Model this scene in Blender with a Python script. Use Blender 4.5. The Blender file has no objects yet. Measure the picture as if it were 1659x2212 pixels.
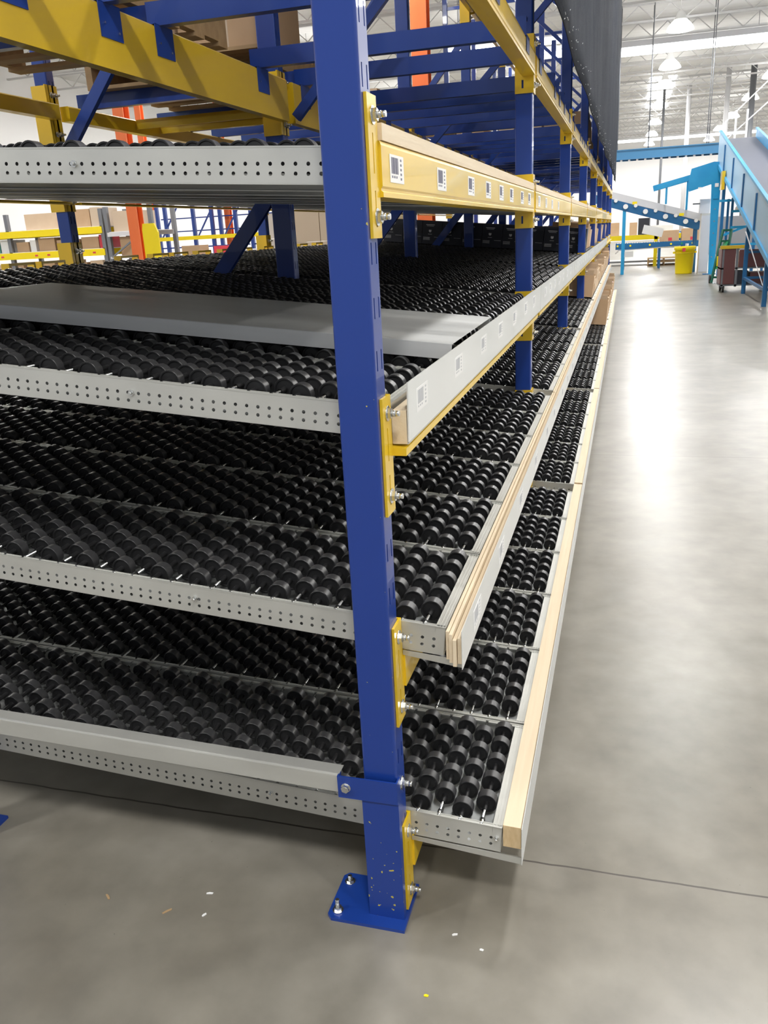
import bpy, math, random
from mathutils import Vector, Matrix
random.seed(7)
SC = bpy.context.scene
COL = SC.collection
PI = math.pi

# ---------------------------------------------------------------- camera, world, exposure
cam_d = bpy.data.cameras.new('camera'); cam = bpy.data.objects.new('camera', cam_d); COL.objects.link(cam)
F_ = Vector((-0.2714355, 0.90823495, -0.31848396)); R_ = Vector((0.96163284, 0.26961265, -0.05070793))
U_ = Vector((-0.03981259, 0.32002857, 0.94657101))
m3 = Matrix((R_, U_, -F_)).transposed()
cam.matrix_world = Matrix.Translation((0.46663606, -1.55084688, 1.61236934)) @ m3.to_4x4()
cam_d.sensor_fit = 'HORIZONTAL'; cam_d.sensor_width = 36.0
cam_d.lens = 36.0 * 1782.0 / 1659.0
cam_d.clip_start = 0.05; cam_d.clip_end = 300
SC.camera = cam
W = bpy.data.worlds.new('world'); SC.world = W; W.use_nodes = True
W.node_tree.nodes['Background'].inputs[0].default_value = (0.93, 0.96, 1.0, 1)
W.node_tree.nodes['Background'].inputs[1].default_value = 0.5
SC.view_settings.view_transform = 'Standard'
try: SC.view_settings.look = 'None'
except Exception: pass
SC.view_settings.gamma = 1.0
SC.view_settings.use_curve_mapping = False
SC.view_settings.exposure = 0.13
LAMP = 215.0         # watts of each high bay lamp
SC.cycles.max_bounces = 8; SC.cycles.diffuse_bounces = 4; SC.cycles.glossy_bounces = 4
SC.cycles.sample_clamp_indirect = 6.0
SC.cycles.use_denoising = True

# ---------------------------------------------------------------- materials
def mat(name, col, rough=0.5, metal=0.0, noise=None, bump=None, emit=0, spec=0.5, coat=0.0, trans=None):
    m = bpy.data.materials.new(name); m.use_nodes = True
    nt = m.node_tree; b = nt.nodes['Principled BSDF']
    b.inputs['Base Color'].default_value = (*col, 1); b.inputs['Roughness'].default_value = rough
    b.inputs['Metallic'].default_value = metal; b.inputs['Specular IOR Level'].default_value = spec
    b.inputs['Coat Weight'].default_value = coat
    if emit:
        b.inputs['Emission Color'].default_value = (*col, 1); b.inputs['Emission Strength'].default_value = emit
    if noise:      # (scale vector, second colour, amount, roughness spread)
        sc, c2, amt, rs = noise
        tc = nt.nodes.new('ShaderNodeTexCoord'); mp = nt.nodes.new('ShaderNodeMapping'); mp.inputs['Scale'].default_value = sc
        n = nt.nodes.new('ShaderNodeTexNoise'); n.inputs['Scale'].default_value = 1.0; n.inputs['Detail'].default_value = 6
        nt.links.new(tc.outputs['Object'], mp.inputs[0]); nt.links.new(mp.outputs[0], n.inputs['Vector'])
        cr = nt.nodes.new('ShaderNodeValToRGB'); cr.color_ramp.elements[0].position = 0.5 - 0.5 * amt; cr.color_ramp.elements[1].position = 0.5 + 0.5 * amt
        cr.color_ramp.elements[0].color = (*col, 1); cr.color_ramp.elements[1].color = (*c2, 1)
        nt.links.new(n.outputs['Fac'], cr.inputs[0]); nt.links.new(cr.outputs[0], b.inputs['Base Color'])
        if rs:
            mr = nt.nodes.new('ShaderNodeMapRange'); mr.inputs['From Min'].default_value = .3; mr.inputs['From Max'].default_value = .7
            mr.inputs['To Min'].default_value = rough - rs; mr.inputs['To Max'].default_value = rough + rs
            nt.links.new(n.outputs['Fac'], mr.inputs['Value']); nt.links.new(mr.outputs[0], b.inputs['Roughness'])
    if bump:
        sc, st = bump
        tc = nt.nodes.new('ShaderNodeTexCoord'); mp = nt.nodes.new('ShaderNodeMapping'); mp.inputs['Scale'].default_value = sc
        n = nt.nodes.new('ShaderNodeTexNoise'); n.inputs['Scale'].default_value = 1.0; n.inputs['Detail'].default_value = 4
        bp = nt.nodes.new('ShaderNodeBump'); bp.inputs['Strength'].default_value = st; bp.inputs['Distance'].default_value = 0.01
        nt.links.new(tc.outputs['Object'], mp.inputs[0]); nt.links.new(mp.outputs[0], n.inputs['Vector'])
        nt.links.new(n.outputs['Fac'], bp.inputs['Height']); nt.links.new(bp.outputs[0], b.inputs['Normal'])
    return m

BLUE = mat('rack_blue_paint', (0.008, 0.040, 0.255), 0.34, noise=((6, 6, 1.2), (0.010, 0.050, 0.29), .5, .05), coat=.25)
YEL = mat('beam_yellow_paint', (0.80, 0.53, 0.015), 0.34, noise=((3, 1.5, 6), (0.74, 0.49, 0.02), .5, .04), coat=.35)
GALV = mat('galvanised_steel', (0.54, 0.54, 0.51), 0.38, 0.55, noise=((3, 9, 9), (0.66, 0.66, 0.62), .6, .09))
GALVD = mat('galvanised_pan', (0.40, 0.42, 0.42), 0.45, 0.7, noise=((5, 8, 8), (0.56, 0.57, 0.56), .6, .08))
PANEL = mat('brushed_zinc_sheet', (0.58, 0.59, 0.59), 0.39, 0.3, noise=((1.3, 9, 9), (0.78, 0.79, 0.79), .6, .10))
ZINC = mat('zinc_bolt', (0.72, 0.73, 0.72), 0.25, 1.0)
BLK = mat('black_plastic', (0.012, 0.012, 0.013), 0.40, noise=((30, 30, 30), (0.016, 0.016, 0.017), .4, .04), spec=.5)
TREAD = mat('worn_lit_wheel_tread', (0.034, 0.034, 0.036), 0.36, noise=((40, 40, 40), (0.050, 0.050, 0.052), .5, .05), spec=.7)  # greyer than the wheel face: wear plus overhead light put into the colour
WOOD = mat('pine_wood', (0.72, 0.58, 0.40), 0.6, noise=((45, 1.6, 45), (0.80, 0.68, 0.50), .6, 0), bump=((60, 3, 60), .15))
WOODE = mat('pine_end_grain', (0.52, 0.36, 0.18), 0.7, noise=((90, 90, 30), (0.70, 0.53, 0.31), .5, 0))
PALW = mat('pallet_wood', (0.34, 0.22, 0.11), 0.75, noise=((3, 30, 20), (0.48, 0.33, 0.18), .6, 0), bump=((10, 40, 40), .2))
STRIP = mat('pale_label_strip', (0.74, 0.76, 0.75), 0.32, 0.25, noise=((4, 2, 4), (0.80, 0.81, 0.80), .6, .04))
WHITE = mat('white_paper', (0.86, 0.86, 0.85), 0.5)
INK = mat('black_ink', (0.03, 0.03, 0.04), 0.6)
FAINT = mat('grey_print', (0.52, 0.53, 0.55), 0.5)
CARD = mat('cardboard', (0.50, 0.33, 0.19), 0.75, noise=((5, 5, 5), (0.56, 0.38, 0.23), .6, 0))
CARD2 = mat('pale_cardboard', (0.64, 0.47, 0.32), 0.75, noise=((5, 5, 5), (0.70, 0.54, 0.38), .6, 0))
CARDI = mat('cardboard_inside', (0.36, 0.24, 0.15), 0.8)
BOXB = mat('black_printed_carton', (0.018, 0.020, 0.030), 0.4)
SLOT = mat('dark_slot', (0.006, 0.012, 0.05), 0.6)
def nosample(m):
    try: m.cycles.emission_sampling = 'NONE'
    except Exception: pass
    return m
ORG = mat('orange_paint', (0.80, 0.15, 0.03), 0.5, noise=((3, 3, 1), (0.85, 0.19, 0.05), .5, 0))
CYAN = mat('sky_blue_paint', (0.01, 0.27, 0.56), 0.4, noise=((3, 3, 3), (0.02, 0.33, 0.62), .5, .05))
CYAND = mat('mid_blue_paint', (0.01, 0.12, 0.30), 0.45)
CYANP = mat('scuffed_pale_blue', (0.20, 0.43, 0.66), 0.4, 0.1, noise=((2, 1.2, 2), (0.38, 0.56, 0.74), .7, .08))
BELT = mat('grey_belt', (0.10, 0.11, 0.15), 0.6)
BIN = mat('yellow_plastic', (0.90, 0.70, 0.0), 0.45)
GREEN = mat('green_paint', (0.0, 0.10, 0.06), 0.45)
GREENL = mat('green_print', (0.02, 0.28, 0.10), 0.5)
GREY = mat('grey_steel', (0.20, 0.21, 0.23), 0.5, 0.4)
PALE = mat('pale_grey_paint', (0.66, 0.66, 0.68), 0.45)
MAROON = mat('maroon_board', (0.14, 0.05, 0.05), 0.5)
RUB = mat('black_rubber', (0.02, 0.02, 0.02), 0.7)
TEAL = mat('teal_plastic', (0.10, 0.30, 0.26), 0.5)
RED = mat('red_print', (0.65, 0.05, 0.07), 0.5)
PURP = mat('violet_tape', (0.13, 0.09, 0.45), 0.5)
WRAP = mat('shrink_wrapped_carton', (0.60, 0.47, 0.34), 0.25, coat=.6)
CURT = mat('charcoal_curtain', (0.012, 0.016, 0.026), 0.85, noise=((4, 4, 4), (0.019, 0.025, 0.038), .6, .08), bump=((60, 60, 60), .6), spec=.12)
LAMPM = mat('lamp_glow', (1.0, 0.99, 0.97), 0.5, emit=14)
TUBEM = mat('tube_glow', (1.0, 1.0, 1.0), 0.5, emit=9)
SKYM = mat('skylight_glow', (1.0, 1.0, 1.0), 0.5, emit=6)
for m_ in (LAMPM, TUBEM, SKYM): nosample(m_)
GRNL = mat('green_indicator', (0.02, 1.0, 0.3), 0.5, emit=1.2)
WALLM = mat('white_wall_paint', (0.88, 0.88, 0.88), 0.7)
CEIL = mat('ceiling_deck', (0.62, 0.62, 0.61), 0.6, noise=((.4, 6, 1), (0.74, 0.74, 0.73), .6, 0))
JOIST = mat('joist_paint', (0.58, 0.58, 0.58), 0.6)

def worn_blue():
    m = mat('rack_blue_paint_chipped', (0.008, 0.040, 0.255), 0.34, coat=.25)
    nt = m.node_tree; b = nt.nodes['Principled BSDF']
    tc = nt.nodes.new('ShaderNodeTexCoord'); v = nt.nodes.new('ShaderNodeTexNoise'); v.inputs['Scale'].default_value = 75; v.inputs['Detail'].default_value = 2
    big = nt.nodes.new('ShaderNodeTexNoise'); big.inputs['Scale'].default_value = 14
    sx = nt.nodes.new('ShaderNodeSeparateXYZ'); nt.links.new(tc.outputs['Object'], sx.inputs[0])
    nt.links.new(tc.outputs['Object'], v.inputs['Vector']); nt.links.new(tc.outputs['Object'], big.inputs['Vector'])
    mr = nt.nodes.new('ShaderNodeMapRange'); mr.inputs['From Min'].default_value = 0.03; mr.inputs['From Max'].default_value = 0.42
    mr.inputs['To Min'].default_value = 0.045; mr.inputs['To Max'].default_value = -0.05
    nt.links.new(sx.outputs['Z'], mr.inputs['Value'])
    a = nt.nodes.new('ShaderNodeMath'); a.operation = 'ADD'; nt.links.new(v.outputs['Fac'], a.inputs[0]); nt.links.new(mr.outputs[0], a.inputs[1])
    a2 = nt.nodes.new('ShaderNodeMath'); a2.operation = 'MULTIPLY_ADD'; a2.inputs[1].default_value = .25; nt.links.new(big.outputs['Fac'], a2.inputs[0]); nt.links.new(a.outputs[0], a2.inputs[2])
    cr = nt.nodes.new('ShaderNodeValToRGB'); cr.color_ramp.elements[0].position = .83; cr.color_ramp.elements[1].position = .845
    cr.color_ramp.elements[0].color = (0.009, 0.042, 0.26, 1); cr.color_ramp.elements[1].color = (0.50, 0.42, 0.06, 1)
    nt.links.new(a2.outputs[0], cr.inputs[0]); nt.links.new(cr.outputs[0], b.inputs['Base Color'])
    return m
BLUEW = worn_blue()

def floor_mat():
    m = bpy.data.materials.new('polished_concrete'); m.use_nodes = True; nt = m.node_tree; b = nt.nodes['Principled BSDF']
    L = nt.links.new; N = nt.nodes.new
    tc = N('ShaderNodeTexCoord')
    def noise(s, d, vec=None, sc=None):
        n = N('ShaderNodeTexNoise'); n.inputs['Scale'].default_value = s; n.inputs['Detail'].default_value = d
        if sc:
            mp = N('ShaderNodeMapping'); mp.inputs['Scale'].default_value = sc; L(tc.outputs['Object'], mp.inputs[0]); L(mp.outputs[0], n.inputs['Vector'])
        else: L(tc.outputs['Object'], n.inputs['Vector'])
        return n
    n1 = noise(1.6, 8); n2 = noise(7, 8); n3 = noise(1.0, 5, sc=(1.5, 9, 1)); n4 = noise(70, 2)
    r1 = N('ShaderNodeValToRGB'); e = r1.color_ramp.elements; e[0].position = .1; e[0].color = (0.120, 0.104, 0.076, 1); e[1].position = .9; e[1].color = (0.315, 0.298, 0.262, 1)
    L(n1.outputs['Fac'], r1.inputs[0])
    r2 = N('ShaderNodeValToRGB'); e = r2.color_ramp.elements; e[0].position = .0; e[0].color = (0.50, 0.50, 0.48, 1); e[1].position = 1.0; e[1].color = (1.45, 1.45, 1.44, 1)
    L(n2.outputs['Fac'], r2.inputs[0])
    mx = N('ShaderNodeMix'); mx.data_type = 'RGBA'; mx.blend_type = 'MULTIPLY'; mx.inputs[0].default_value = .8
    L(r1.outputs[0], mx.inputs[6]); L(r2.outputs[0], mx.inputs[7])
    # saw cut joints every 4.3 m in y and 4.6 m in x
    sx = N('ShaderNodeSeparateXYZ'); L(tc.outputs['Object'], sx.inputs[0])
    def joint(out, period, off, w):
        a = N('ShaderNodeMath'); a.operation = 'MULTIPLY_ADD'; a.inputs[1].default_value = 1 / period; a.inputs[2].default_value = 20 - off / period
        nz = N('ShaderNodeMath'); nz.operation = 'MULTIPLY_ADD'; nz.inputs[1].default_value = .012 / 1; L(n2.outputs['Fac'], nz.inputs[0]); L(out, nz.inputs[2])
        L(nz.outputs[0], a.inputs[0])
        f = N('ShaderNodeMath'); f.operation = 'FRACT'; L(a.outputs[0], f.inputs[0])
        p = N('ShaderNodeMath'); p.operation = 'SUBTRACT'; p.inputs[1].default_value = .5; L(f.outputs[0], p.inputs[0])
        q = N('ShaderNodeMath'); q.operation = 'ABSOLUTE'; L(p.outputs[0], q.inputs[0])
        g = N('ShaderNodeMath'); g.operation = 'GREATER_THAN'; g.inputs[1].default_value = .5 - w / period; L(q.outputs[0], g.inputs[0])
        return g.outputs[0]
    j1 = joint(sx.outputs['Y'], 4.25, 0.272, .003)
    mj = N('ShaderNodeMix'); mj.data_type = 'RGBA'; mj.inputs[7].default_value = (0.07, 0.06, 0.05, 1); L(j1, mj.inputs[0]); L(mx.outputs[2], mj.inputs[6])
    # small dark and pale specks
    r4 = N('ShaderNodeValToRGB'); e = r4.color_ramp.elements; e[0].position = .20; e[0].color = (.45, .45, .45, 1); e[1].position = .24; e[1].color = (1, 1, 1, 1)
    L(n4.outputs['Fac'], r4.inputs[0])
    ms = N('ShaderNodeMix'); ms.data_type = 'RGBA'; ms.blend_type = 'MULTIPLY'; ms.inputs[0].default_value = 1; L(mj.outputs[2], ms.inputs[6]); L(r4.outputs[0], ms.inputs[7])
    L(ms.outputs[2], b.inputs['Base Color'])
    mr = N('ShaderNodeMapRange'); mr.inputs['From Min'].default_value = .0; mr.inputs['From Max'].default_value = 1.0; mr.inputs['To Min'].default_value = .285; mr.inputs['To Max'].default_value = .35
    L(n2.outputs['Fac'], mr.inputs['Value']); L(mr.outputs[0], b.inputs['Roughness'])
    b.inputs['Specular IOR Level'].default_value = .6
    bp = N('ShaderNodeBump'); bp.inputs['Strength'].default_value = .03; bp.inputs['Distance'].default_value = .02; L(n2.outputs['Fac'], bp.inputs['Height']); L(bp.outputs[0], b.inputs['Normal'])
    return m
FLOORM = floor_mat()

# ---------------------------------------------------------------- mesh helpers
class MB:
    def __init__(s): s.v = []; s.f = []; s.m = []; s.mi = 0; s.sm = []; s.sf = False
    def face(s, idx): s.f.append(tuple(idx)); s.m.append(s.mi); s.sm.append(s.sf)
    def box(s, x0, x1, y0, y1, z0, z1, mi=None):
        if mi is not None: s.mi = mi
        n = len(s.v)
        s.v += [(x0, y0, z0), (x1, y0, z0), (x1, y1, z0), (x0, y1, z0), (x0, y0, z1), (x1, y0, z1), (x1, y1, z1), (x0, y1, z1)]
        for q in ((0, 3, 2, 1), (4, 5, 6, 7), (0, 1, 5, 4), (1, 2, 6, 5), (2, 3, 7, 6), (3, 0, 4, 7)): s.face([n + k for k in q])
        return s
    def obox(s, p0, p1, w, h, up=(0, 0, 1), mi=None):       # bar of width w, height h from p0 to p1
        if mi is not None: s.mi = mi
        p0 = Vector(p0); p1 = Vector(p1); d = (p1 - p0).normalized(); u = Vector(up)
        a = d.cross(u); a = a.normalized() if a.length > 1e-6 else Vector((1, 0, 0)); b = a.cross(d).normalized()
        n = len(s.v)
        for p in (p0, p1):
            for i, j in ((-1, -1), (1, -1), (1, 1), (-1, 1)): s.v.append(tuple(p + a * (i * w / 2) + b * (j * h / 2)))
        for q in ((0, 1, 2, 3), (7, 6, 5, 4), (0, 4, 5, 1), (1, 5, 6, 2), (2, 6, 7, 3), (3, 7, 4, 0)): s.face([n + k for k in q])
        return s
    def prism(s, poly, axis, a, b, mi=None, smooth=False, caps=True):      # poly in the two other axes
        if mi is not None: s.mi = mi
        n = len(s.v); k = len(poly)
        for c in (a, b):
            for (p, q) in poly:
                s.v.append({0: (c, p, q), 1: (p, c, q), 2: (p, q, c)}[axis])
        o = s.sf; s.sf = smooth
        for i in range(k): j = (i + 1) % k; s.face((n + i, n + j, n + k + j, n + k + i))
        s.sf = o
        if caps: s.face([n + i for i in range(k)][::-1]); s.face([n + k + i for i in range(k)])
        return s
    def cyl(s, p0, p1, r, n=12, r2=None, mi=None, smooth=True):
        if mi is not None: s.mi = mi
        r2 = r if r2 is None else r2
        p0 = Vector(p0); p1 = Vector(p1); d = (p1 - p0).normalized()
        a = d.orthogonal().normalized(); b = d.cross(a); k = len(s.v)
        for p, rr in ((p0, r), (p1, r2)):
            for i in range(n):
                t = 2 * PI * i / n; s.v.append(tuple(p + (a * math.cos(t) + b * math.sin(t)) * rr))
        o = s.sf; s.sf = smooth
        for i in range(n): j = (i + 1) % n; s.face((k + i, k + j, k + n + j, k + n + i))
        s.sf = False
        s.face([k + i for i in range(n)][::-1]); s.face([k + n + i for i in range(n)]); s.sf = o
        return s
    def lathe(s, prof, base, axis, n=16, mi=None, smooth=True, sharp=False):   # prof [(t, r)] along axis
        if sharp:
            for q in range(len(prof) - 1): s.band(prof[q:q + 2], base, axis, n)
            return s
        if mi is not None: s.mi = mi
        base = Vector(base); d = Vector(axis).normalized(); a = d.orthogonal().normalized(); b = d.cross(a); k = len(s.v); m = len(prof)
        for (t, r) in prof:
            for i in range(n):
                th = 2 * PI * i / n; s.v.append(tuple(base + d * t + (a * math.cos(th) + b * math.sin(th)) * r))
        o = s.sf; s.sf = smooth
        for q in range(m - 1):
            for i in range(n): j = (i + 1) % n; s.face((k + q * n + i, k + q * n + j, k + (q + 1) * n + j, k + (q + 1) * n + i))
        s.sf = False
        s.face([k + i for i in range(n)][::-1]); s.face([k + (m - 1) * n + i for i in range(n)]); s.sf = o
        return s
    def band(s, prof, base, axis, n):
        base = Vector(base); d = Vector(axis).normalized(); a = d.orthogonal().normalized(); b = d.cross(a); k = len(s.v)
        for (t, r) in prof:
            for i in range(n):
                th = 2 * PI * i / n; s.v.append(tuple(base + d * t + (a * math.cos(th) + b * math.sin(th)) * r))
        o = s.sf; s.sf = abs(prof[0][1] - prof[1][1]) < abs(prof[0][0] - prof[1][0])
        om = s.mi
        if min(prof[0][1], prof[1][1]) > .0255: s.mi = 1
        for i in range(n): j = (i + 1) % n; s.face((k + i, k + j, k + n + j, k + n + i))
        s.sf = o; s.mi = om
    def mesh(s, name, mats):
        me = bpy.data.meshes.new(name); me.from_pydata(s.v, [], s.f)
        for m in (mats if isinstance(mats, (list, tuple)) else [mats]): me.materials.append(m)
        me.polygons.foreach_set('material_index', s.m); me.polygons.foreach_set('use_smooth', s.sm)
        me.update()
        return me
    def build(s, name, mats, parent=None, loc=None):
        return inst(name, s.mesh(name, mats), parent, loc)
def inst(name, me, parent=None, loc=None, rot=None):
    o = bpy.data.objects.new(name, me); COL.objects.link(o)
    if parent: o.parent = parent
    if loc: o.location = loc
    if rot: o.rotation_euler = rot
    return o
def tag(o, label, cat, group=None, kind=None):
    if label: o['label'] = label
    if cat: o['category'] = cat
    if group: o['group'] = group
    if kind: o['kind'] = kind
    return o
def thing(name, label, cat, loc=(0, 0, 0), rz=0, group=None):
    o = bpy.data.objects.new(name, None); COL.objects.link(o); o.location = loc; o.rotation_euler = (0, 0, rz); o.empty_display_size = .1
    return tag(o, label, cat, group)
def struct(name, mb, m, parent=None):
    o = mb.build(name, m, parent); o['kind'] = 'structure'; return o
def local(x0, x1, y0, y1, z0, z1): pass
ORD = ['first', 'second', 'third', 'fourth', 'fifth', 'sixth', 'seventh', 'eighth', 'ninth', 'tenth', 'eleventh', 'twelfth', 'thirteenth', 'fourteenth']

# ---------------------------------------------------------------- building shell
struct('floor', MB().box(-22, 16, -8, 76, -.2, 0), FLOORM)
struct('ceiling', MB().box(-22, 16, -8, 76, 8.3, 8.45), CEIL)
struct('wall_left', MB().box(-22.2, -22, -8, 76, 0, 8.3), WALLM)
struct('wall_back', MB().box(-22, 16, 76, 76.2, 0, 8.3), WALLM)
struct('wall_right', MB().box(16, 16.2, -8, 76, 0, 8.3), WALLM)
for i in range(28):
    y = 0.6 + i * 2.7; b = MB()
    b.box(-21.9, 15.9, y - .06, y + .06, 8.22, 8.3).box(-21.9, 15.9, y - .05, y + .05, 7.72, 7.78)
    for k in range(38):
        x = -21.5 + k; b.obox((x, y, 8.22), (x + .5, y, 7.78), .03, .03, (0, 1, 0)).obox((x + .5, y, 7.78), (x + 1, y, 8.22), .03, .03, (0, 1, 0))
    struct('trim_%d' % (i + 1), b, JOIST)
struct('window_1', MB().box(1.2, 2.45, 46, 54, 8.26, 8.298), SKYM)
struct('window_2', MB().box(1.2, 2.45, 56.5, 58, 8.26, 8.298), SKYM)

# high bay lamps
lampb = MB(); lampb.lathe([(.0, .20), (.03, .17), (.22, .10), (.26, .05)], (0, 0, 0), (0, 0, 1), 20); lampb.cyl((0, 0, .26), (0, 0, .9), .012, 6)
lamp_house = lampb.mesh('housing', WHITE)
lamp_glow = MB().lathe([(-.30, .36), (-.28, .41), (-.20, .38), (-.08, .28), (-.001, .19)], (0, 0, 0), (0, 0, 1), 20).mesh('diffuser', LAMPM)
lx = [-17, -10.5, -4.6, 1.75, 6.1, 11.5]; ly = [-4, 4.5, 12.5, 20.5, 28.5, 35.5, 40.5, 47.5, 55.5, 63, 71]  # rows behind and left of the rack are added to light that side
rows = ['added row by the left wall', 'added row left of the orange columns', 'added row above the rack', 'row above the aisle', 'row above the blue chute', 'row by the right wall']
LD = bpy.data.lights.new('lamp_light', 'AREA'); LD.shape = 'DISK'; LD.size = .80; LD.energy = LAMP; LD.color = (1.0, .985, .96)
for i, x in enumerate(lx):
    for j, y in enumerate(ly):
        t = thing('high_bay_lamp', 'round glowing lamp, %s from the near end, %s' % (ORD[j], rows[i]), 'lamp', (x, y + .3, 7.4), 0, 'high bay lamps under the ceiling')
        inst('housing', lamp_house, t); inst('diffuser', lamp_glow, t); lo = bpy.data.objects.new('lamp_light', LD); COL.objects.link(lo); lo.parent = t; lo.location = (0, 0, -.32)
def tube(name, lab, x0, x1, y, z, r):
    t = thing(name, lab, 'lamp', ((x0 + x1) / 2, y, z)); L = (x1 - x0) / 2
    MB().box(-L, L, -r * 1.3, r * 1.3, r * .6, r * 1.6).build('housing', PALE, t)
    MB().cyl((-L, 0, 0), (L, 0, 0), r * .8, 10).build('tube', TUBEM, t)
    b = MB()
    for k in range(5): xx = -L + .3 + k * (2 * L - .6) / 4; b.cyl((xx, 0, r * 1.6), (xx, 0, 8.31 - z), .01, 5)
    b.build('hanger', GREY, t)
tube('strip_light', 'long glowing strip light crossing the aisle high up, nearest to the curtain', -.4, 9.5, 33.5, 7.45, .19)
tube('strip_light', 'shorter white strip light behind the rack posts, upper of the two', -4.5, .02, 23.5, 6.25, .11)
tube('strip_light', 'shorter white strip light behind the rack posts, lower of the two', -4.5, .02, 23.7, 5.95, .11)
tube('strip_light', 'thin distant strip light just above the far overhead blue conveyor', -1, 9, 66, 7.1, .12)

# ---------------------------------------------------------------- shared rack meshes
BAY = 2.85; NB = 8; WC = .0823; DC = .0703; WM = .105
def arc(cx, cy, r, a0, a1, n=4): return [(cx + r * math.cos(math.radians(a0 + (a1 - a0) * i / n)), cy + r * math.sin(math.radians(a0 + (a1 - a0) * i / n))) for i in range(n + 1)]
def column_mesh(name, w, d, z0, z1, m, r=.007):
    b = MB()
    pr = arc(-r, d - r, r, 0, 90) + arc(-w + r, d - r, r, 90, 180) + arc(-w + r, r, r, 180, 270) + arc(-r, r, r, 270, 360)
    n = len(b.v); k = len(pr)
    for z in (z0, z1): b.v += [(x, y, z) for x, y in pr]
    for i in range(k - 1): b.face((n + i, n + i + 1, n + k + i + 1, n + k + i))
    ys = [r, .0165, .0225, d - .0225, d - .0165, d - r]
    def q(y0, y1, a, c): n = len(b.v); b.v.extend([(0, y0, a), (0, y1, a), (0, y1, c), (0, y0, c)]); b.face((n, n + 1, n + 2, n + 3))
    def lip(y0, y1, a, c):     # slot edges with the wall thickness
        for (p, s_) in (((0, y0), (0, y0)), ((0, y1), (0, y1))):
            n = len(b.v); b.v.extend([(0, p[1], a), (0, p[1], c), (-.0025, p[1], c), (-.0025, p[1], a)]); b.face((n, n + 1, n + 2, n + 3))
        for z in (a, c):
            n = len(b.v); b.v.extend([(0, y0, z), (0, y1, z), (-.0025, y1, z), (-.0025, y0, z)]); b.face((n, n + 1, n + 2, n + 3))
    for i in (0, 2, 4): q(ys[i], ys[i + 1], z0, z1)
    for i in (1, 3):
        z = z0; s = .035
        while s < z1 - .05:
            q(ys[i], ys[i + 1], z, s); lip(ys[i], ys[i + 1], s, s + .040); z = s + .040; s += .1016
        q(ys[i], ys[i + 1], z, z1)
    n = len(b.v); b.v += [(x, y, z1) for x, y in pr]; b.face([n + i for i in range(k)])
    return b.mesh(name, m)
COLF = column_mesh('column', WC, DC, .008, 5.6, BLUE)
COLW = column_mesh('column', WC, DC, .008, 5.6, BLUEW)
COLM = column_mesh('column', WM, DC, .008, 5.6, BLUE)

def bolt_mesh(axis, r=.0105, ln=.016):
    b = MB(); a = Vector(axis)
    b.cyl((0, 0, 0), a * .002, r * 1.55, 16)
    b.cyl(a * .002, a * .010, r * 1.12, 6, smooth=False)
    b.cyl(a * .010, a * (.010 + ln * .45), r * .62, 10)
    b.cyl(a * (.010 + ln * .45), a * (.010 + ln), r * .55, 10)
    return b.mesh('bolt', ZINC)
BOLTX = bolt_mesh((1, 0, 0)); BOLTXS = bolt_mesh((1, 0, 0), .0085, .010)
def headbolt(axis):
    b = MB(); a = Vector(axis); b.cyl((0, 0, 0), a * .0015, .0118, 16); b.cyl(a * .0015, a * .009, .0102, 6, smooth=False); b.cyl(a * .009, a * .0098, .0075, 12); return b.mesh('bolt', ZINC)
BOLTY = headbolt((0, -1, 0))
anc = MB(); anc.cyl((0, 0, 0), (0, 0, .003), .017, 18).cyl((0, 0, .003), (0, 0, .014), .0125, 6, smooth=False).cyl((0, 0, .014), (0, 0, .042), .0062, 10)
for k in range(5): anc.cyl((0, 0, .017 + k * .005), (0, 0, .0195 + k * .005), .0072, 10)
ANCH = anc.mesh('anchor_bolt', ZINC)

def plate_mesh(x0, x1, y0, y1, t=.009, c=.012):
    p = [(x0 + c, y0), (x1, y0), (x1, y1), (x0 + c, y1), (x0, y1 - c), (x0, y0 + c)]
    return MB().prism(p, 2, 0.0, t)

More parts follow.
